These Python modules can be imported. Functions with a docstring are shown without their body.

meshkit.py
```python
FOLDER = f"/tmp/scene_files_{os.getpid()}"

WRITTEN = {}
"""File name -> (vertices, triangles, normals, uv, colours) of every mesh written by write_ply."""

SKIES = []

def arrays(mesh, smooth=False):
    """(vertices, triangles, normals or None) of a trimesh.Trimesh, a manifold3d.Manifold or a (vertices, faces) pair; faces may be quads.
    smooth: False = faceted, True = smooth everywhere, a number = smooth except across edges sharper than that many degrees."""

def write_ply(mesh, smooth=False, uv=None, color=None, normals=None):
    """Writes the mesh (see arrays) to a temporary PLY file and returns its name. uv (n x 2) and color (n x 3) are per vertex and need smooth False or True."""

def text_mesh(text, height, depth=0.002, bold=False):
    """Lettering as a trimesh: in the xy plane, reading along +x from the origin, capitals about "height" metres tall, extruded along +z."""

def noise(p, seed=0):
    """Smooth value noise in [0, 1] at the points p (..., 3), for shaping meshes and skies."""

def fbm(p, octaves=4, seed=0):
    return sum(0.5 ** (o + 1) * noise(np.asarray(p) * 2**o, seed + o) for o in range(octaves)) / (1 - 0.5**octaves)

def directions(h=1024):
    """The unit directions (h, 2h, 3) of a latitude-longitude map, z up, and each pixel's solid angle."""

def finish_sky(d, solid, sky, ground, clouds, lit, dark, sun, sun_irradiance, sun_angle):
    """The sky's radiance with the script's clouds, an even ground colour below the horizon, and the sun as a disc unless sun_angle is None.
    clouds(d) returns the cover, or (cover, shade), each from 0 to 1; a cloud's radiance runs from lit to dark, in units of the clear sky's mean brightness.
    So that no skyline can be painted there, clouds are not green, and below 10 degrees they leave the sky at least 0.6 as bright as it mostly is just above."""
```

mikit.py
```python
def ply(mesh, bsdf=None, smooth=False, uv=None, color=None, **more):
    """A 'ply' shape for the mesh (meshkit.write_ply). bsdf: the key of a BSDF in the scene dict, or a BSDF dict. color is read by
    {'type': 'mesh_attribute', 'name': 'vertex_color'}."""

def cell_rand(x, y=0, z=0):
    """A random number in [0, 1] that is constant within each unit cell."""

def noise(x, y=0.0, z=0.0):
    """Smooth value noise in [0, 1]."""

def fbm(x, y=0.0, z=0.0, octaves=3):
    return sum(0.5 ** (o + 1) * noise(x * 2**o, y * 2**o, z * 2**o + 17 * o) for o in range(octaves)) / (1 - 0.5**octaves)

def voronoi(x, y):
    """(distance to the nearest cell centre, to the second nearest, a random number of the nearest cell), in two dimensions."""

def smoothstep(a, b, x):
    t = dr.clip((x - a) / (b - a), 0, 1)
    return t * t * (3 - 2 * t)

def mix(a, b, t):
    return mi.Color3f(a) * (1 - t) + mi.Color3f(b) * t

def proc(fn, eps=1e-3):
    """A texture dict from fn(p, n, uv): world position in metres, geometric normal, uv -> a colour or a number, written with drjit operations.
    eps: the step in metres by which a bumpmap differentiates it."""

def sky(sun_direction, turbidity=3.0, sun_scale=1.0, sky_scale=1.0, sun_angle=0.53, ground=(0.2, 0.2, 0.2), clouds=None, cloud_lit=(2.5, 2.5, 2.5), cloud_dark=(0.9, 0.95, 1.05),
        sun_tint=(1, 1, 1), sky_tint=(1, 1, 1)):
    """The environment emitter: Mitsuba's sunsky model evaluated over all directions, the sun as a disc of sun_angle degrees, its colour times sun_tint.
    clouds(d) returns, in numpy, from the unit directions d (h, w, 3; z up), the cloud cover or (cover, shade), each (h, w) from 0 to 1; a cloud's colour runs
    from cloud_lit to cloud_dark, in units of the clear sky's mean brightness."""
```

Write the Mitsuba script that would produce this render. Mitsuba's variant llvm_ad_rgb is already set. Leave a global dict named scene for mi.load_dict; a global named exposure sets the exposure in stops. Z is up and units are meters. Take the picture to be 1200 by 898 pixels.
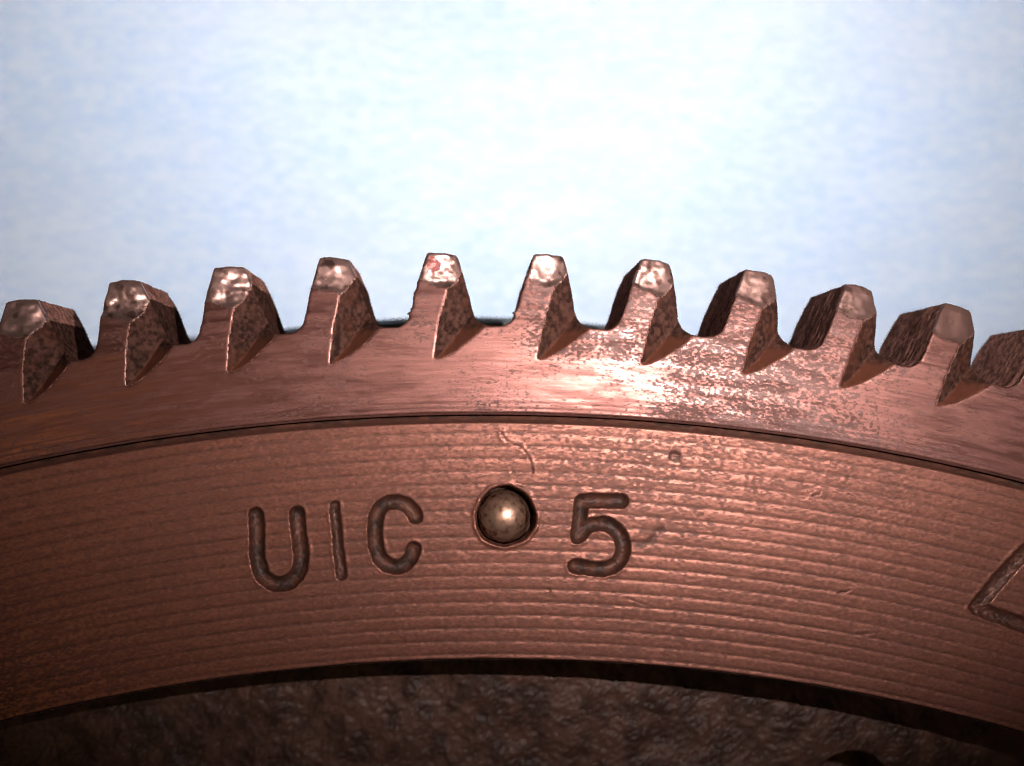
import math
import numpy as np
import trimesh
import drjit as dr
import mitsuba as mi
import mikit, meshkit
from mikit import fbm, noise, smoothstep, mix, proc

# ------------------------------------------------------------------ camera, lamps, exposure
T = mi.ScalarTransform4f
MM = 0.001
exposure = 0.0
scene, labels = {"type": "scene"}, {}
CAM = np.array([-0.917, 150.432, 87.379]) * MM          # above the flywheel face; the gear's axis is z, its centre the origin
FWD = np.array([0.03235, 0.02774, -0.99909])
UP = np.array([-0.0009, 0.99961, 0.02772])
scene["camera"] = {"type": "thinlens", "fov": 43.6, "fov_axis": "x", "near_clip": 0.005, "far_clip": 10.0,
                   "aperture_radius": 0.0007, "focus_distance": 0.0874,
                   "to_world": T().look_at(origin=CAM.tolist(), target=(CAM + FWD).tolist(), up=UP.tolist())}
FLASH = np.array([27.0, 164.0, 92.0]) * MM              # the compact camera's flash, right of the lens
AIM = np.array([12.5, 188.5, 0.0]) * MM
scene["flash"] = {"type": "spot", "to_world": T().look_at(origin=FLASH.tolist(), target=AIM.tolist(), up=[0, 1, 0]),
                  "intensity": {"type": "rgb", "value": [0.128, 0.122, 0.119]}, "cutoff_angle": 39.6, "beam_width": 10.5}
for k, (x, y, z) in enumerate([(-0.55, 0.10, 1.75), (-0.55, -0.12, 1.75)]):        # two warm room lamps overhead
    scene[f"room_lamp_{k}"] = {"type": "point", "position": [x, y, z], "intensity": {"type": "rgb", "value": [0.20, 0.13, 0.06]}}
scene["room_light"] = {"type": "constant", "radiance": {"type": "rgb", "value": [0.044, 0.039, 0.037]}}

# ------------------------------------------------------------------ sizes in millimetres
R_IN, R_RIM, R_ROOT, R_TIP = 134.0, 150.72, 156.8, 162.0
THICK, WEB_Z, SHEET_Z = 11.0, -9.0, -65.0
A0, A1 = -0.292, 0.292                                   # the finely modelled sector (angle from +y, clockwise)
BOTTOM = [-0.2478, -0.2023, -0.1577, -0.1131, -0.0682, -0.0223, 0.0233, 0.0695, 0.1147, 0.1591, 0.2032, 0.2480]
TOOTH_A = np.array([a + 0.0042 for a in BOTTOM])
rng = np.random.default_rng(5)


def n2(x, y, seed=0, octaves=1):
    x, y = np.broadcast_arrays(np.asarray(x, float), np.asarray(y, float))
    p = np.stack([x, y, np.zeros(x.shape)], -1)
    return (meshkit.fbm(p, octaves, seed) if octaves > 1 else meshkit.noise(p, seed)) - 0.5


def step(a, b, x):
    t = np.clip((x - a) / (b - a), 0, 1)
    return t * t * (3 - 2 * t)


def smax(a, b, k):
    h = np.clip(0.5 + 0.5 * (a - b) / k, 0, 1)
    return b + (a - b) * h + k * h * (1 - h)


def smin(a, b, k):
    return -smax(-a, -b, k)


def add(key, v, f, bsdf, n=None, uv=None, smooth=True):
    v, f = np.asarray(v, float), np.asarray(f, int)
    if n is None and smooth is not True:
        scene[key] = mikit.ply((v * MM, f), bsdf, smooth=smooth)
        return
    if n is None:
        n = vnormals(v, f)
    path = meshkit.write_ply((v * MM, f), False, uv, None, normals=n)
    scene[key] = {"type": "ply", "filename": path, "face_normals": False, "bsdf": {"type": "ref", "id": bsdf}}


def vnormals(v, f):
    n, c = np.zeros_like(v), np.cross(v[f[:, 1]] - v[f[:, 0]], v[f[:, 2]] - v[f[:, 0]])
    for k in range(3):
        np.add.at(n, f[:, k], c)
    return n / np.maximum(np.linalg.norm(n, axis=1, keepdims=True), 1e-300)


def sub(v, f, n, uv, pick):
    f = f[pick]
    used, inv = np.unique(f, return_inverse=True)
    return v[used], inv.reshape(-1, 3), n[used], (None if uv is None else uv[used])


def numbered(key):
    if key not in scene:
        return key
    k = 1
    while f"{key}_{k:03d}" in scene:
        k += 1
    return f"{key}_{k:03d}"


# ------------------------------------------------------------------ materials
def polar(p):
    x, y = p.x * 1000, p.y * 1000
    return dr.sqrt(x * x + y * y), dr.atan2(x, y)


def speckle(r, a):
    """Rust on the turned ring: fine flakes, dense on one stretch, sparse elsewhere."""
    s = a * 152
    low, high = smoothstep(10.0, 13.5, s), smoothstep(1.0, 5.0, s) * smoothstep(154.2, 155.2, r)
    where = -0.12 + 0.25 * dr.maximum(low, high) - 0.24 * smoothstep(21.0, 30.0, s) + 0.34 * (fbm(s * 0.22 + 3, r * 0.35, 0, 3) - 0.5)
    band = 0.12 * smoothstep(152.4, 151.0, r) + 0.07 * smoothstep(154.8, 156.6, r)
    flakes = fbm(s * 5.2, r * 8.6, 2.0, 4)
    return smoothstep(0.42, 0.66, flakes + where + band - 0.06)


def ring_masks(p, n, uv):
    r, a = polar(p)
    flank = smoothstep(0.93, 0.80, n.z)
    cut = dr.maximum(smoothstep(0.3, 0.7, uv.y), flank * smoothstep(0.4, 0.15, uv.x))
    wear = smoothstep(0.1, 0.4, uv.x)
    return r, a, cut, wear


def paint(p):
    """A dab of red paint on one worn tip."""
    x, y = p.x * 1000 + 3.45, p.y * 1000 - 160.95
    d = dr.sqrt(x * x * 1.2 + y * y) + 0.45 * (fbm(p.x * 2200, p.y * 2200, 4, 3) - 0.5)
    return smoothstep(0.60, 0.48, d) * (1 - 0.35 * smoothstep(0.55, 0.70, fbm(p.x * 5000, p.y * 5000, 8, 2)))


def ring_color(p, n, uv):
    r, a, cut, wear = ring_masks(p, n, uv)
    s = a * 152
    streak = fbm(s * 0.5, r * 9, 0, 3)
    bare = mix((0.135, 0.055, 0.045), (0.088, 0.031, 0.0235), streak)
    c = mix(bare, (0.058, 0.0172, 0.0115), speckle(r, a) * 0.75)
    grain = fbm(p.x * 3800, p.y * 3800, p.z * 2500, 4)
    dark = mix((0.020, 0.0095, 0.0075), (0.064, 0.028, 0.021), smoothstep(0.30, 0.72, grain))
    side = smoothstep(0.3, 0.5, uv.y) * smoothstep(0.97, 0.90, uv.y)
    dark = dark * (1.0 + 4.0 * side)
    dark = mix(dark, (0.066, 0.021, 0.0125), smoothstep(0.45, 0.75, fbm(p.x * 700 + 5, p.y * 700, p.z * 500, 4)) * 0.5)
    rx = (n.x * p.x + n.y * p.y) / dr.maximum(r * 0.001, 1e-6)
    dark = mix(dark, (0.088, 0.028, 0.0165), smoothstep(0.25, 0.6, rx) * smoothstep(0.157, 0.1563, r * 0.001) * 0.8)   # rust and flash-lit look of the cutter's run-out, painted in by facing
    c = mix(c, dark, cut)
    stain = smoothstep(0.48, 0.72, fbm(p.x * 2000 + 9, p.y * 2000, p.z * 1200, 4)) * 0.8
    worn = mix((0.36, 0.205, 0.175), (0.060, 0.023, 0.016), dr.maximum(stain, smoothstep(1.0, 0.5, uv.x) * 0.85))
    c = mix(c, worn, wear)
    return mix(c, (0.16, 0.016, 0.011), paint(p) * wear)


def ring_rough(p, n, uv):
    r, a, cut, wear = ring_masks(p, n, uv)
    base = 0.27 + 0.12 * fbm(a * 152 * 0.6, r * 10, 1, 3) + 0.20 * speckle(r, a) + 0.15 * smoothstep(0.34, 0.70, fbm(a * 152 * 0.35, r * 2.2, 6, 4))
    return dr.lerp(dr.lerp(base, mi.Float(0.62), cut), 0.30 + 0.5 * smoothstep(1.0, 0.5, uv.x) + 0.3 * paint(p), wear)


def ring_metal(p, n, uv):
    r, a, cut, wear = ring_masks(p, n, uv)
    return dr.lerp(dr.lerp(0.80 - 0.45 * speckle(r, a), mi.Float(0.02), cut), 0.9 - 0.9 * paint(p), wear)


def ring_cut(p, n, uv):
    return ring_masks(p, n, uv)[2]


def rim_rust(p):
    r, a = polar(p)
    s = a * 145
    return smoothstep(0.42, 0.66, fbm(s * 4.0, r * 8.0, 7, 4) + 0.25 * (fbm(s * 0.16, r * 0.3, 3, 2) - 0.5))


def rim_color(p, n, uv):
    r, a = polar(p)
    tone = 0.5 * fbm(a * 145 * 0.4, r * 5, 4, 3) + 0.5 * noise(a * 145 * 6, r * 8, 2)
    bare = mix((0.188, 0.070, 0.049), (0.102, 0.0345, 0.0225), tone)
    c = mix(bare, (0.084, 0.0258, 0.0150), rim_rust(p) * 0.7)
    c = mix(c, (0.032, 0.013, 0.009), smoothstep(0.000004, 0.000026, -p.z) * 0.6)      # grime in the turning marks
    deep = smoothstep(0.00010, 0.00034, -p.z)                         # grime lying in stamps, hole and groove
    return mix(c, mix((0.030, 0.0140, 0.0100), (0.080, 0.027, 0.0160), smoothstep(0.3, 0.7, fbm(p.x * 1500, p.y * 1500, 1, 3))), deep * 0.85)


def rim_rough(p, n, uv):
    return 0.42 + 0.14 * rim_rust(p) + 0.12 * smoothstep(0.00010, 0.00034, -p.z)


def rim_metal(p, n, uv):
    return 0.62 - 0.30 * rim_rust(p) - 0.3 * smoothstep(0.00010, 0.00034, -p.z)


def web_color(p, n, uv):
    g = fbm(p.x * 900, p.y * 900, p.z * 900, 4)
    return mix((0.030, 0.0130, 0.0090), (0.074, 0.0330, 0.0235), smoothstep(0.25, 0.75, g))


def paper_color(p, n, uv):
    x, y = p.x * 1000, p.y * 1000
    fibre = fbm(x * 0.10, y * 0.5, 0, 3) * 0.3 + fbm(x * 0.8, y * 2.6, 5, 2) * 0.7
    blotch = fbm(x * 0.06, y * 0.06, 9, 3)
    c = mix((0.50, 0.635, 0.86), (0.63, 0.725, 0.88), smoothstep(0.22, 0.78, fibre))
    return mix(c, (0.64, 0.68, 0.79), smoothstep(0.40, 0.80, blotch) * 0.25)


def principled(color, rough, metal, **more):
    tex = lambda v: proc(v) if callable(v) else v
    col = proc(color) if callable(color) else {"type": "rgb", "value": list(color)}
    return {"type": "twosided", "bsdf": {"type": "principled", "base_color": col, "roughness": tex(rough), "metallic": tex(metal), **more}}


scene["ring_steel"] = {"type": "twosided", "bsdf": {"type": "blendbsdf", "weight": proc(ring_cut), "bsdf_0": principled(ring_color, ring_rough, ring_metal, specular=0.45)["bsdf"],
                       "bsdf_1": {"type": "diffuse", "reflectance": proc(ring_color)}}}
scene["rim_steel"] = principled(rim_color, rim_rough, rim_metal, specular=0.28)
scene["cast_iron"] = principled(web_color, 0.52, 0.10, specular=0.20)
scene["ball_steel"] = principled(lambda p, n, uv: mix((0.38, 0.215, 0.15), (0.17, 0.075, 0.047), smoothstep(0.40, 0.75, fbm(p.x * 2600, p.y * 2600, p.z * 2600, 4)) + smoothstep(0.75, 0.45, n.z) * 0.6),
                                 lambda p, n, uv: 0.30 + 0.18 * fbm(p.x * 3000, p.y * 3000, p.z * 3000 + 4, 3), 0.85)
scene["dark_grey"] = principled((0.060, 0.062, 0.056), 0.7, 0.0)
scene["blue_paper"] = principled(paper_color, 0.85, 0.0, specular=0.2)

# ------------------------------------------------------------------ the setting: a pale blue sheet under the flywheel
g = 60
xs, ys = np.linspace(-420, 420, g), np.linspace(-280, 560, g)
X, Y = np.meshgrid(xs, ys, indexing="ij")
Z = SHEET_Z + 0.5 * n2(X * 0.02, Y * 0.02, 3, 2)
idx = np.arange(g * g).reshape(g, g)
q = np.stack([idx[:-1, :-1], idx[1:, :-1], idx[1:, 1:], idx[:-1, 1:]], -1).reshape(-1, 4)
add("paper_sheet", np.stack([X, Y, Z], -1).reshape(-1, 3), np.vstack([q[:, [0, 1, 2]], q[:, [0, 2, 3]]]), "blue_paper")
labels["paper_sheet"] = {"label": "pale blue paper sheet filling the background behind the gear teeth", "kind": "structure"}


def sector(a0, a1, r0, r1, z0, z1, steps):
    """A closed ring sector with plain faces."""
    a = np.linspace(a0, a1, steps + 1)
    prof = [(r0, z0), (r1, z0), (r1, z1), (r0, z1)]
    v = np.array([[r * math.sin(t), r * math.cos(t), z] for t in a for r, z in prof])
    f = []
    for i in range(steps):
        for j in range(4):
            p0, p1, p2, p3 = 4 * i + j, 4 * i + (j + 1) % 4, 4 * i + 4 + (j + 1) % 4, 4 * i + 4 + j
            f += [[p0, p1, p2], [p0, p2, p3]]
    e = 4 * steps
    f += [[0, 2, 1], [0, 3, 2], [e, e + 1, e + 2], [e, e + 2, e + 3]]
    m = trimesh.Trimesh(v, f, process=False)
    if m.volume < 0:
        m.invert()
    return np.array(m.vertices), np.array(m.faces)


def join(*parts):
    vs, fs, k = [], [], 0
    for v, f in parts:
        vs.append(v), fs.append(f + k)
        k += len(v)
    return np.vstack(vs), np.vstack(fs)


# ------------------------------------------------------------------ ring gear: one distance field, meshed on a polar grid
DA, DR = 0.085 / 155, 0.085
ga = np.arange(A0, A1, DA)
gr = np.arange(R_RIM - 0.10, R_TIP + 0.65, DR)
gz = np.concatenate([np.arange(-THICK - 0.5, -4.2, 0.24), np.arange(-4.2, 0.45, 0.085)])
A, R = np.meshgrid(ga, gr, indexing="ij")
near = np.abs(A[:, :1] - TOOTH_A[None]).argmin(1)
U = R * (A - TOOTH_A[near][:, None])
V = R - R_ROOT
pitch = 2 * math.pi / 138.9

# tooth outline
wv = np.array([-1, 0, 0.6, 1.4, 2.4, 3.4, 4.4, 5.4, 7])
wu = np.array([2.75, 2.55, 2.28, 2.03, 1.80, 1.54, 1.21, 0.86, 0.3])
flank_noise = 0.10 * n2(A * 152 * 0.9, R * 0.9, 11, 3)
d_t = (np.abs(U) - np.interp(V, wv, wu)) * 0.965 + flank_noise
tip_r = np.array([5.05, 5.0, 5.05, 5.1, 5.1, 5.1, 5.08, 5.1, 5.1, 5.1, 5.05, 5.05])
d_tip = V - tip_r[near][:, None] + 0.03 * U ** 2 + 0.12 * np.clip(U + 0.1, 0, None) + 0.08 * n2(A * 152 * 2.0, R * 0, 5, 2)
outline = smin(smax(d_t, d_tip, 0.14), V + 0.05 * n2(A * 152 * 1.3, R * 0, 8, 2), 0.75)

# front relief: turned face, the face of the tooth leaning back, the run-in chamfer, the battered tip
base = -0.11 * np.clip(V - 0.1, 0, None) + 0.012 * n2(A * 8, R * 6.0, 21, 2) + 0.010 * n2(A * 152 * 1.5, R * 4, 22, 3)
base = base - 0.10 * step(0.25, 0.0, R - R_RIM) + 0.012 * np.sin(R * 16) * step(152.4, 151.2, R)
base += -0.035 * step(0.0, 0.14, np.abs(V - 0.55 - 0.25 * n2(A * 40, R * 0, 31)) * -1 + 0.14) * step(0.55, 0.2, np.abs(n2(A * 60, R * 0.3, 33)) * 2) * np.array([0, .3, 0, 1, 0, 0, 1, 0.4, 0, 0.8, 0.8, 0])[near][:, None]
u_line = -0.65 + (V + 2.3) * 0.155
edge_noise = 0.07 * n2(A * 152 * 0.8, R * 2.5, 41, 2)
s = U - u_line + edge_noise
chamfer = -np.clip(s, -1, None) * (0.95 + 0.05 * s) + (0.10 * n2(A * 152 * 1.6, R * 1.6, 42, 3) + 0.09 * n2(A * 152 * 3.6, R * 3.6, 44, 2)) * step(0, 0.5, s)
cu = np.array([-0.9, -0.63, -0.35, 0.06, 0.75, 1.43, 2.02, 2.61, 3.2, 3.9])
cv = np.array([-2.30, -2.30, -2.27, -2.13, -1.79, -1.29, -0.85, -0.31, 0.2, 0.85])
wall = -(V - np.interp(U, cu, cv)) * 1.25 + 0.10 * n2(A * 152 * 1.2, R * 1.2, 43, 2)
cut = smax(chamfer, wall, 0.25)
w0 = np.array([2.1, 2.2, 2.15, 2.05, 2.55, 2.62, 2.72, 2.55, 2.5, 2.6, 2.2, 2.3])
ws = np.array([0.30, 0.30, 0.16, 0.14, 0.16, -0.01, -0.01, 0.10, 0.24, 0.26, 0.30, 0.34])
dep = np.array([.5, .7, 1, .8, .6, 1, 1, .8, .7, .5, .45, .5])
wn = np.array([0.5, 1.0, 0.9, 1.2, 0.5, 0.85, 0.75, 0.9, 0.8, 0.8, 0.4, 0.5])
k0, ws2, kn = w0[near][:, None], ws[near][:, None], wn[near][:, None]
bowl = np.exp(-((U + 0.05) ** 2 + (V - k0 - 1.1) ** 2) / 0.9)
lumps = n2(A * 152 * 0.8, R * 0.8, 51, 3)
wearh = -0.11 * (k0 - 0.1) + 0.08 - 0.08 * U - (V - k0 + 0.5 * n2(A * 152 * 1.1, R * 0.4, 52, 2)) * ws2 - 0.34 * dep[near][:, None] * step(-0.22, 0.40, V - k0 - 0.22 * U ** 2 + 0.55 * n2(A * 152 * 1.3, R * 0.4, 52, 2)) - 0.25 * np.clip(V - 4.5, 0, None) \
    - 0.10 * kn * bowl + 0.42 * kn * lumps + 0.10 * kn * np.abs(n2(A * 152 * 1.7, R * 1.7, 53, 2))
wearh = wearh + 0.7 * step(0.05, -0.45, V - k0 - 0.22 * U ** 2 + 0.55 * n2(A * 152 * 1.3, R * 0.4, 52, 2))
wearh = np.where(V < 1.3, 1.0, wearh - 0.24 * np.clip(U + 0.05, 0, None) ** 1.7 - 0.30 * np.clip(-U - 1.25, 0, None))
h = smin(base, cut, 0.09)
h = smin(h, wearh, 0.10)
shine = np.array([0.7, 0.84, 0.95, 0.86, 0.9, 1.0, 1.0, 0.85, 0.72, 0.70, 0.62, 0.6])
m_wear = shine[near][:, None] * ((wearh < np.minimum(base, cut) + 0.03) & (V > 1.4)).astype(float)
m_cut = ((cut < np.minimum(base, wearh) + 0.0) & (V > -3)).astype(float)
hr, ha = np.gradient(h, DR, axis=1), np.gradient(h, DA, axis=0) / R
cosf = 1 / np.sqrt(1 + np.minimum(hr ** 2 + ha ** 2, 16))
back = -THICK + 0.75 * np.clip(U - 1.0 + 0.25 * V, 0, 2.2) * step(0.2, 1.0, V) + 0.25 * np.clip(V - 3.4, 0, None)

f32 = np.float32
z = gz[None, None, :].astype(f32)
fa = 0.09 * n2(gz[None, :] * 1.5, ga[:, None] * 152 * 0.9, 61, 3) + 0.05 * n2(gz[None, :] * 4, ga[:, None] * 152 * 4, 62)
burr = ((near == 5) | (near == 6))[:, None] * (U < 0) * step(0.2, 0.9, V) * step(3.4, 2.6, V) * np.clip(2.2 * n2(V * 4.5, A * 0 + 3.0, 64, 2) + 0.1, 0, 1) * 0.30
zm = step(-1.3, -0.35, z).astype(f32)
S = smax(((z - h[..., None].astype(f32)) * cosf[..., None].astype(f32)), outline[..., None].astype(f32) + fa[:, None, :].astype(f32) - burr[..., None].astype(f32) * zm, f32(0.13))
S = np.maximum(S, ((back[..., None].astype(f32) - z) * f32(0.8)))
S[:, 0, :] = np.maximum(S[:, 0, :], 0.3)
S[0], S[-1] = 0.3, 0.3


def surface_nets(S, ga, gr, gz):
    neg = S < 0
    na, nr, nz = S.shape
    cnt = np.zeros((na - 1, nr - 1, nz - 1), np.uint8)
    for i, j, k in np.ndindex(2, 2, 2):
        cnt += neg[i:na - 1 + i, j:nr - 1 + j, k:nz - 1 + k]
    cells = np.argwhere((cnt > 0) & (cnt < 8))
    ident = np.full(cnt.shape, -1, np.int64)
    ident[tuple(cells.T)] = np.arange(len(cells))
    c = {o: S[cells[:, 0] + o[0], cells[:, 1] + o[1], cells[:, 2] + o[2]].astype(float) for o in np.ndindex(2, 2, 2)}
    acc, num = np.zeros((len(cells), 3)), np.zeros(len(cells))
    for o in c:
        for ax in range(3):
            if o[ax] == 0:
                p = list(o)
                p[ax] = 1
                va, vb = c[o], c[tuple(p)]
                hit = (va < 0) != (vb < 0)
                t = np.where(hit, va / np.where(hit, va - vb, 1), 0)
                pos = np.array(o, float)[None].repeat(len(cells), 0)
                pos[:, ax] = t
                acc += pos * hit[:, None]
                num += hit
    pos = cells + acc / num[:, None]
    faces = []
    for ax in range(3):
        b, d = [x for x in range(3) if x != ax]
        sl0, sl1 = [slice(None)] * 3, [slice(None)] * 3
        sl0[ax], sl1[ax] = slice(0, -1), slice(1, None)
        n0, n1 = neg[tuple(sl0)], neg[tuple(sl1)]
        e = np.argwhere(n0 != n1)
        e = e[(e[:, b] > 0) & (e[:, d] > 0) & (e[:, b] < S.shape[b] - 1) & (e[:, d] < S.shape[d] - 1)]
        flip = n0[tuple(e.T)]

        def at(db, dd):
            q = e.copy()
            q[:, b] += db
            q[:, d] += dd
            return ident[tuple(q.T)]
        quad = np.stack([at(-1, -1), at(0, -1), at(0, 0), at(-1, 0)], -1)
        if ax == 1:
            flip = ~flip
        quad = np.where(flip[:, None], quad[:, ::-1], quad)
        faces.append(quad)
    qd = np.vstack(faces)
    a = np.interp(pos[:, 0], np.arange(na), ga)
    r = np.interp(pos[:, 1], np.arange(nr), gr)
    zz = np.interp(pos[:, 2], np.arange(nz), gz)
    f = np.vstack([qd[:, [0, 1, 2]], qd[:, [0, 2, 3]]])
    return pos, a, r, zz, f


pos, va, vr, vz, F = surface_nets(S, ga, gr, gz)
VV = np.stack([vr * np.sin(va), vr * np.cos(va), vz], -1)
N = vnormals(VV, F)
if (N[vz > -0.05][:, 2]).mean() < 0:
    F, N = F[:, ::-1], -N
ii = np.clip(np.round(pos[:, :2]).astype(int), 0, [len(ga) - 1, len(gr) - 1])
front = vz > h[ii[:, 0], ii[:, 1]] - 0.25
UV = np.stack([m_wear[ii[:, 0], ii[:, 1]] * front, np.maximum(m_cut[ii[:, 0], ii[:, 1]], 0.8 * (~front & (vr > R_ROOT - 1)))], -1)
fi = ii[F].min(1)
owner = near[fi[:, 0]]
SPECIAL = {5: "ring gear tooth with a dab of red paint on its worn tip", 6: "ring gear tooth with a bright bare worn tip just right of the red dab"}
is_tooth = ((vr[F].mean(1) > R_ROOT + 0.12) | (m_cut[fi[:, 0], fi[:, 1]] > 0.5))
for k in range(len(TOOTH_A)):
    key = numbered("flywheel__ring_gear__tooth")
    v, f, n, uv = sub(VV, F, N, UV, is_tooth & (owner == k))
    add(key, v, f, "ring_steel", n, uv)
    if k in SPECIAL:
        labels[key] = {"label": SPECIAL[k]}
v, f, n, uv = sub(VV, F, N, UV, ~is_tooth)
restv = []
import shapely
from shapely import geometry as sg
ring = []
first, last = TOOTH_A[0] - pitch, TOOTH_A[-1] + pitch
count = 138 - 11
for k in range(127):                                     # the gear goes on plainly round the part outside the picture
    a = TOOTH_A[-1] + (k + 1) * (2 * math.pi - (TOOTH_A[-1] - TOOTH_A[0])) / 127
    if k < 126:
        for uu, rr in ((-2.75, R_ROOT), (-1.8, R_ROOT + 2.4), (-1.0, R_TIP), (1.0, R_TIP), (1.8, R_ROOT + 2.4), (2.75, R_ROOT)):
            ring.append((rr * math.sin(a + uu / rr), rr * math.cos(a + uu / rr)))
aa = [t for t in np.linspace(2 * math.pi + A0, A1, 200)]
inner = [(R_RIM * math.sin(t), R_RIM * math.cos(t)) for t in aa]
start = [(R_ROOT * math.sin(A1 - 0.0003), R_ROOT * math.cos(A1 - 0.0003))]
stop = [(R_ROOT * math.sin(A0 + 0.0003), R_ROOT * math.cos(A0 + 0.0003))]
ring = [p for p in ring if not (A0 < math.atan2(p[0], p[1]) < A1)]
m = trimesh.creation.extrude_polygon(sg.Polygon(start + ring + stop + inner).buffer(0), THICK, engine="earcut")
m.apply_translation([0, 0, -THICK])
v2, f2 = np.array(m.triangles.reshape(-1, 3)), np.arange(3 * len(m.faces)).reshape(-1, 3)
n2nd = np.repeat(m.face_normals, 3, 0)
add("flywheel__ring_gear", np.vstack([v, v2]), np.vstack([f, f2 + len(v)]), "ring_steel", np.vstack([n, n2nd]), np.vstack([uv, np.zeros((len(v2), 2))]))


# ------------------------------------------------------------------ the rim: a fine relief with turning marks, stamps and the ball's hole
def seg_dist(X, Y, pts):
    d = np.full(X.shape, 9.0)
    for (x0, y0), (x1, y1) in zip(pts[:-1], pts[1:]):
        ex, ey = x1 - x0, y1 - y0
        t = np.clip(((X - x0) * ex + (Y - y0) * ey) / (ex * ex + ey * ey + 1e-12), 0, 1)
        d = np.minimum(d, np.hypot(X - x0 - t * ex, Y - y0 - t * ey))
    return d


def curve(pts, n=8):
    """A smooth curve through the points."""
    from scipy.interpolate import CubicSpline
    p = np.array(pts, float)
    t = np.concatenate([[0], np.cumsum(np.hypot(*np.diff(p, axis=0).T))])
    return CubicSpline(t, p)(np.linspace(0, t[-1], n * len(p)))


DA2, DR2 = 0.075 / 142, 0.075
ra = np.arange(A0, A1 + DA2, DA2)
rr = np.concatenate([[R_IN - 0.02], np.arange(R_IN, R_RIM - 0.08, DR2), [R_RIM - 0.07, R_RIM - 0.05]])
A, R = np.meshgrid(ra, rr, indexing="ij")
X, Y = R * np.sin(A), R * np.cos(A)
sA = A * 145
wob = 0.14 * n2(A * 5, R * 0.15, 71, 2)
ph = (R + wob * 0.5) / 0.88
amp = 0.017 * (0.75 + 0.5 * (n2(A * 14, R * 0.9, 72, 2) + 0.5))
frac = ph - np.floor(ph)
tool = np.where(frac < 0.75, frac / 0.75, (1 - frac) / 0.25)                   # a shallow ramp and a short steep side per turn
H = amp * (0.6 * tool - 1.5 * np.exp(-((frac - 0.80) / 0.15) ** 2))
H += 0.005 * n2(sA * 0.9, R * 2.2, 73, 2) + 0.018 * n2(sA * 4.6, R * 6.0, 74, 2)
H -= 0.45 * np.clip((R - (R_RIM - 0.62)) / 0.62, 0, 1) ** 1.1                    # bevel down to the gap beside the ring gear
edge_in = R - R_IN - 0.06 * (n2(A * 152 * 0.5, R * 0, 75, 3) + 0.5)
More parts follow.
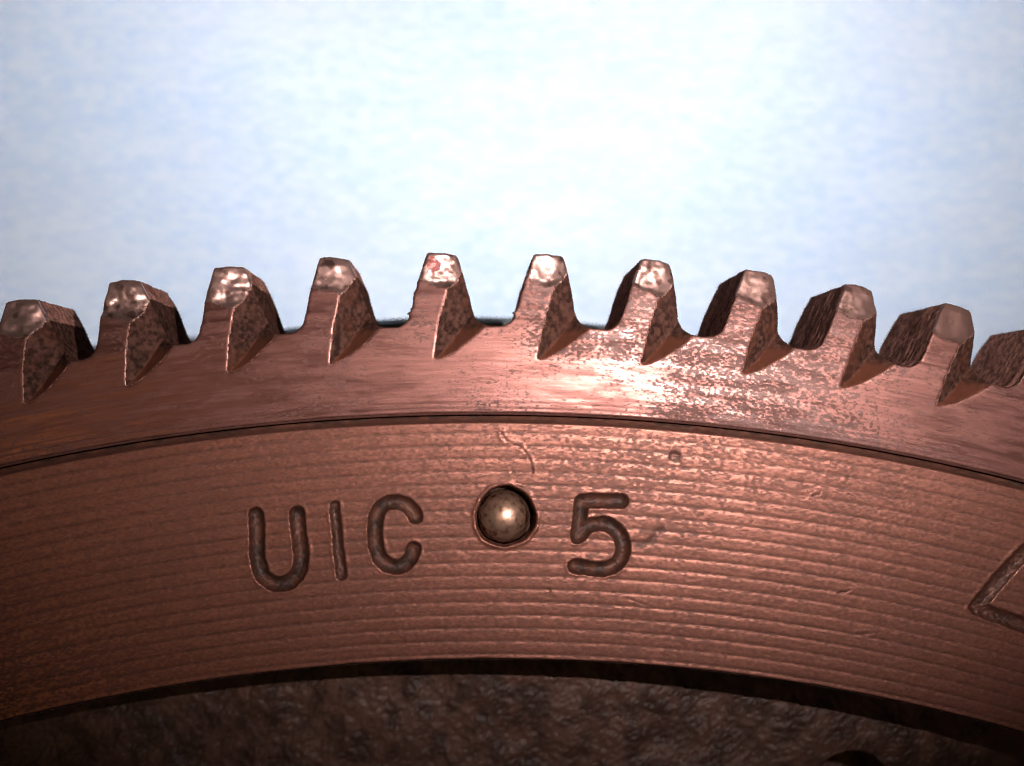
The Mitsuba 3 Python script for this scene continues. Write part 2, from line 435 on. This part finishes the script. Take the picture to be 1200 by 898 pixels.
H -= 0.5 * step(0.16, 0.0, edge_in) ** 2
Zc = H.copy()


def stamp(pts, half, depth, name, burr=0.035):
    p = np.array(pts)
    box = (X > p[:, 0].min() - 1.6) & (X < p[:, 0].max() + 1.6) & (Y > p[:, 1].min() - 1.6) & (Y < p[:, 1].max() + 1.6)
    d = np.full(X.shape, 9.0)
    d[box] = seg_dist(X[box], Y[box], p) + 0.09 * n2(X[box] * 2.2, Y[box] * 2.2, 81, 2) + 0.07 * n2(X[box] * 5, Y[box] * 5, 79, 2)
    return d


marks = []
LET = {
    "u": curve([(-15.43, 143.88), (-15.36, 141.81), (-15.18, 140.43), (-14.77, 139.62), (-14.14, 139.28), (-13.45, 139.27), (-12.88, 139.62), (-12.48, 140.19), (-12.37, 140.94), (-12.49, 142.38), (-12.67, 143.99)]),
    "i": np.array([(-10.13, 144.51), (-9.89, 141.79), (-9.63, 139.78)]),
    "c": curve([(-4.64, 143.74), (-4.99, 144.32), (-5.51, 144.67), (-6.15, 144.76), (-6.79, 144.56), (-7.19, 144.1), (-7.36, 143.4), (-7.39, 142.36), (-7.24, 141.44), (-6.89, 140.8), (-6.31, 140.43), (-5.74, 140.4), (-5.22, 140.68), (-4.87, 141.2), (-4.78, 141.6)]),
    "5": np.vstack([[(9.38, 144.78), (8.04, 144.82), (6.69, 144.79), (6.57, 143.72), (6.40, 142.38)], curve([(6.40, 142.38), (6.63, 142.55), (7.04, 143.02), (7.74, 143.25), (8.56, 143.13), (9.14, 142.66), (9.49, 141.91), (9.43, 141.09), (9.02, 140.51), (8.32, 140.2), (7.39, 140.2), (6.22, 140.35)])]),
    "4": np.array([(38.23, 133.95), (39.54, 143.0), (37.24, 141.17), (35.73, 139.6), (33.87, 137.44), (35.41, 136.85), (37.19, 136.2), (40.2, 135.0)]),
}
OPT = {"u": (0.52, 0.50), "i": (0.36, 0.24), "c": (0.50, 0.50), "5": (0.50, 0.55), "4": (0.54, 0.23)}
who = np.full(X.shape, -1)
for j, (k, pts) in enumerate(LET.items()):
    half, depth = OPT[k]
    d = stamp(pts, half, depth, k)
    t = np.clip(d / half, 0, 1)
    along = 0.08 * n2(X * 4 + Y * 4, Y * 0.9 - X * 0.9, 83, 2) + 0.07 * n2(X * 6, Y * 6, 82)                   # tool chatter inside the stamp
    groove = -(depth + along) * (1 - t ** 2.3)
    Zc = np.where(d < half, groove + H * t, Zc)
    Zc += 0.020 * np.exp(-((d - half - 0.10) / 0.11) ** 2) * (d >= half) * np.clip(0.7 + 2.4 * n2(X * 1.6, Y * 1.6, 84, 3), 0, 2)
    who[d < half * 0.97] = j

# faint ghosts: a scratch, a pit, a slight second strike right of the 5
d = stamp(curve([(1.21, 149.42), (1.68, 148.84), (2.38, 148.49), (2.9, 148.02), (3.19, 147.38), (3.31, 146.86)]), 0, 0, "")
Zc += 0.6 * (0.035 * np.exp(-((d - 0.16) / 0.12) ** 2) - 0.05 * np.exp(-(d / 0.14) ** 2)) * (0.3 + 1.6 * (n2(X * 1.8, Y * 1.8, 89, 2) + 0.5)) + 0.05 * n2(X * 4, Y * 4, 90) * np.exp(-(d / 0.3) ** 2)
d = stamp(curve([(10.0, 141.9), (10.78, 141.75), (11.48, 142.19), (12.19, 142.77)]), 0, 0, "")
Zc -= 0.03 * np.exp(-(d / 0.25) ** 2)
t = np.linspace(0.2, 3.4, 30)
d = stamp(np.stack([13.0 + 1.5 * np.cos(t), 141.7 + 1.5 * np.sin(t)], -1), 0, 0, "")
Zc -= 0.014 * np.exp(-(d / 0.22) ** 2)
t = np.linspace(2.2, 4.2, 30)
d = stamp(np.stack([0.4 + 2.9 * np.cos(t), 143.7 + 2.9 * np.sin(t)], -1), 0, 0, "")
Zc -= 0.010 * np.exp(-(d / 0.25) ** 2)
d = np.hypot(X - 13.08, Y - 147.78) + 0.25 * n2(X * 2.6, Y * 2.6, 85, 2)
Zc += -0.09 * step(0.5, 0.2, d) * (0.2 + 1.6 * (n2(X * 4, Y * 4, 86, 2) + 0.5)) + 0.008 * np.exp(-((d - 0.55) / 0.12) ** 2)
for _ in range(6):                                      # small dings over the face
    a, r = rng.uniform(-0.24, 0.25), rng.uniform(R_IN + 0.6, R_RIM - 0.9)
    x0, y0, w, l, t = r * math.sin(a), r * math.cos(a), rng.uniform(0.05, 0.10), rng.uniform(0.1, 1.2), rng.uniform(0, 3.1)
    d = stamp([(x0, y0), (x0 + l * math.cos(t), y0 + l * math.sin(t))], 0, 0, "")
    Zc += -0.02 * np.exp(-(d / w) ** 2) + 0.01 * np.exp(-((d - 2 * w) / w) ** 2)
HX, HY, HR = 1.48, 143.78, 2.05
th = np.arctan2(Y - HY, X - HX)
d = np.hypot(X - HX, Y - HY) - HR - 0.025 * np.cos(8 * th + 0.6) - 0.05 * np.cos(3 * th + 1.0) + 0.12 * n2(np.cos(th) * 3 + 5, np.sin(th) * 3 + 5, 87, 2)
hole = -1.6 * step(0.0, -0.16, d)
Zc = np.where(d < 0.0, np.minimum(hole, Zc), Zc)
Zc += 0.07 * np.exp(-((d - 0.14) / 0.12) ** 2) * (d >= 0) * (0.4 + 1.2 * (n2(X * 2.2, Y * 2.2, 88, 2) + 0.5))
Zc[:, 0] = WEB_Z - 0.6                                   # down the inner wall to the web
Zc[:, -1] = -4.0                                         # down into the gap
V3 = np.stack([X, Y, Zc], -1).reshape(-1, 3)
na, nr = X.shape
idx = np.arange(na * nr).reshape(na, nr)
Q = np.stack([idx[:-1, :-1], idx[:-1, 1:], idx[1:, 1:], idx[1:, :-1]], -1).reshape(-1, 4)
F3 = np.vstack([Q[:, [0, 2, 1]], Q[:, [0, 3, 2]]])
N3 = vnormals(V3, F3)
if N3[:, 2].mean() < 0:
    F3, N3 = F3[:, ::-1], -N3
fw = who.reshape(-1)[F3].max(1)
for j, k in enumerate(LET):
    key = numbered("flywheel__rim__stamped_digit" if k.isdigit() else "flywheel__rim__stamped_letter")
    v, f, n, _ = sub(V3, F3, N3, None, fw == j)
    add(key, v, f, "rim_steel", n)
    labels[key] = {"label": f"stamped {'digit' if k.isdigit() else 'letter'} {k.upper()} sunk into the rim"}
v, f, n, _ = sub(V3, F3, N3, None, fw < 0)
v2, f2 = sector(A1, 2 * math.pi + A0, R_IN, R_RIM - 0.05, WEB_Z - 0.6, 0.0, 160)
m = trimesh.Trimesh(v2, f2, process=False)
v2, f2, nn = m.triangles.reshape(-1, 3), np.arange(3 * len(f2)).reshape(-1, 3), np.repeat(m.face_normals, 3, 0)
add("flywheel__rim", np.vstack([v, v2]), np.vstack([f, f2 + len(v)]), "rim_steel", np.vstack([n, nn]))

# the ball pressed into its hole
m = trimesh.creation.icosphere(subdivisions=5, radius=1.86)
v = np.array(m.vertices)
v *= (1 + 0.010 * (meshkit.fbm(v * 4 + 9, 2, 3)[:, None] - 0.5) * 2 * np.clip(1.35 - v[:, 2:] / 1.80, 0, 1))
add("flywheel__locating_ball", v + [HX - 0.12, HY - 0.08, -1.35], np.array(m.faces), "ball_steel")
labels["flywheel__locating_ball"] = {"label": "shiny dark steel ball set in a round hole of the rim"}

# ------------------------------------------------------------------ the web: rough casting, well below the rim
wa, wr = np.arange(A0, A1, 0.11 / 130), np.concatenate([np.arange(108, 122, 0.25), np.arange(122, R_IN + 0.5, 0.11)])
A, R = np.meshgrid(wa, wr, indexing="ij")
X, Y = R * np.sin(A), R * np.cos(A)
Zw = WEB_Z + 0.7 * n2(X * 0.3, Y * 0.3, 91, 2) + 0.22 * np.abs(n2(X * 0.9, Y * 0.9, 92, 2)) + 0.14 * n2(X * 2.2, Y * 2.2, 93, 2) + 0.10 * n2(X * 4.5, Y * 4.5, 95)
BX, BY = 27.78, 122.2
db = np.hypot(X - BX, Y - BY) - 3.15 - 0.25 * n2(X, Y, 94, 2)
Zw = np.where(db < 0, Zw - 7.0 * step(0, -0.3, db), Zw)
idx = np.arange(X.size).reshape(X.shape)
Q = np.stack([idx[:-1, :-1], idx[:-1, 1:], idx[1:, 1:], idx[1:, :-1]], -1).reshape(-1, 4)
F4 = np.vstack([Q[:, [0, 2, 1]], Q[:, [0, 3, 2]]])
V4 = np.stack([X, Y, Zw], -1).reshape(-1, 3)
N4 = vnormals(V4, F4)
if N4[:, 2].mean() < 0:
    F4, N4 = F4[:, ::-1], -N4
fb = (db.reshape(-1)[F4] < 0).all(1)
v, f, n, _ = sub(V4, F4, N4, None, ~fb)
v2, f2 = join(sector(A1, 2 * math.pi + A0, 40, R_IN + 0.5, WEB_Z - 8, WEB_Z, 160), sector(A0, A1, 40, 108, WEB_Z - 8, WEB_Z, 30))
m = trimesh.Trimesh(v2, f2, process=False)
v2, f2, nn = m.triangles.reshape(-1, 3), np.arange(3 * len(f2)).reshape(-1, 3), np.repeat(m.face_normals, 3, 0)
add("flywheel__web", np.vstack([v, v2]), np.vstack([f, f2 + len(v)]), "cast_iron", np.vstack([n, nn]))
labels["flywheel__web"] = {"label": "rough dark cast web recessed below the turned rim"}
v, f, n, _ = sub(V4, F4, N4, None, fb)
add("flywheel__web__bolt_hole", v, f, "cast_iron", n)

# a dark disc put behind the flywheel, just showing blurred through the tooth gaps
m = trimesh.creation.revolve(np.array([(0, -33), (118, -33), (119.5, -32), (120, -30.5), (119.5, -29), (118, -28.2), (0, -28.2)]), sections=160)
m.apply_translation([-1.5, 39.8, 0])
if m.volume < 0:
    m.invert()
add("flywheel__dark_disc", np.array(m.vertices), np.array(m.faces), "dark_grey", smooth=30)

labels["flywheel"] = {"label": "rusty brown steel flywheel with toothed ring gear lying on pale blue paper", "category": "flywheel"}
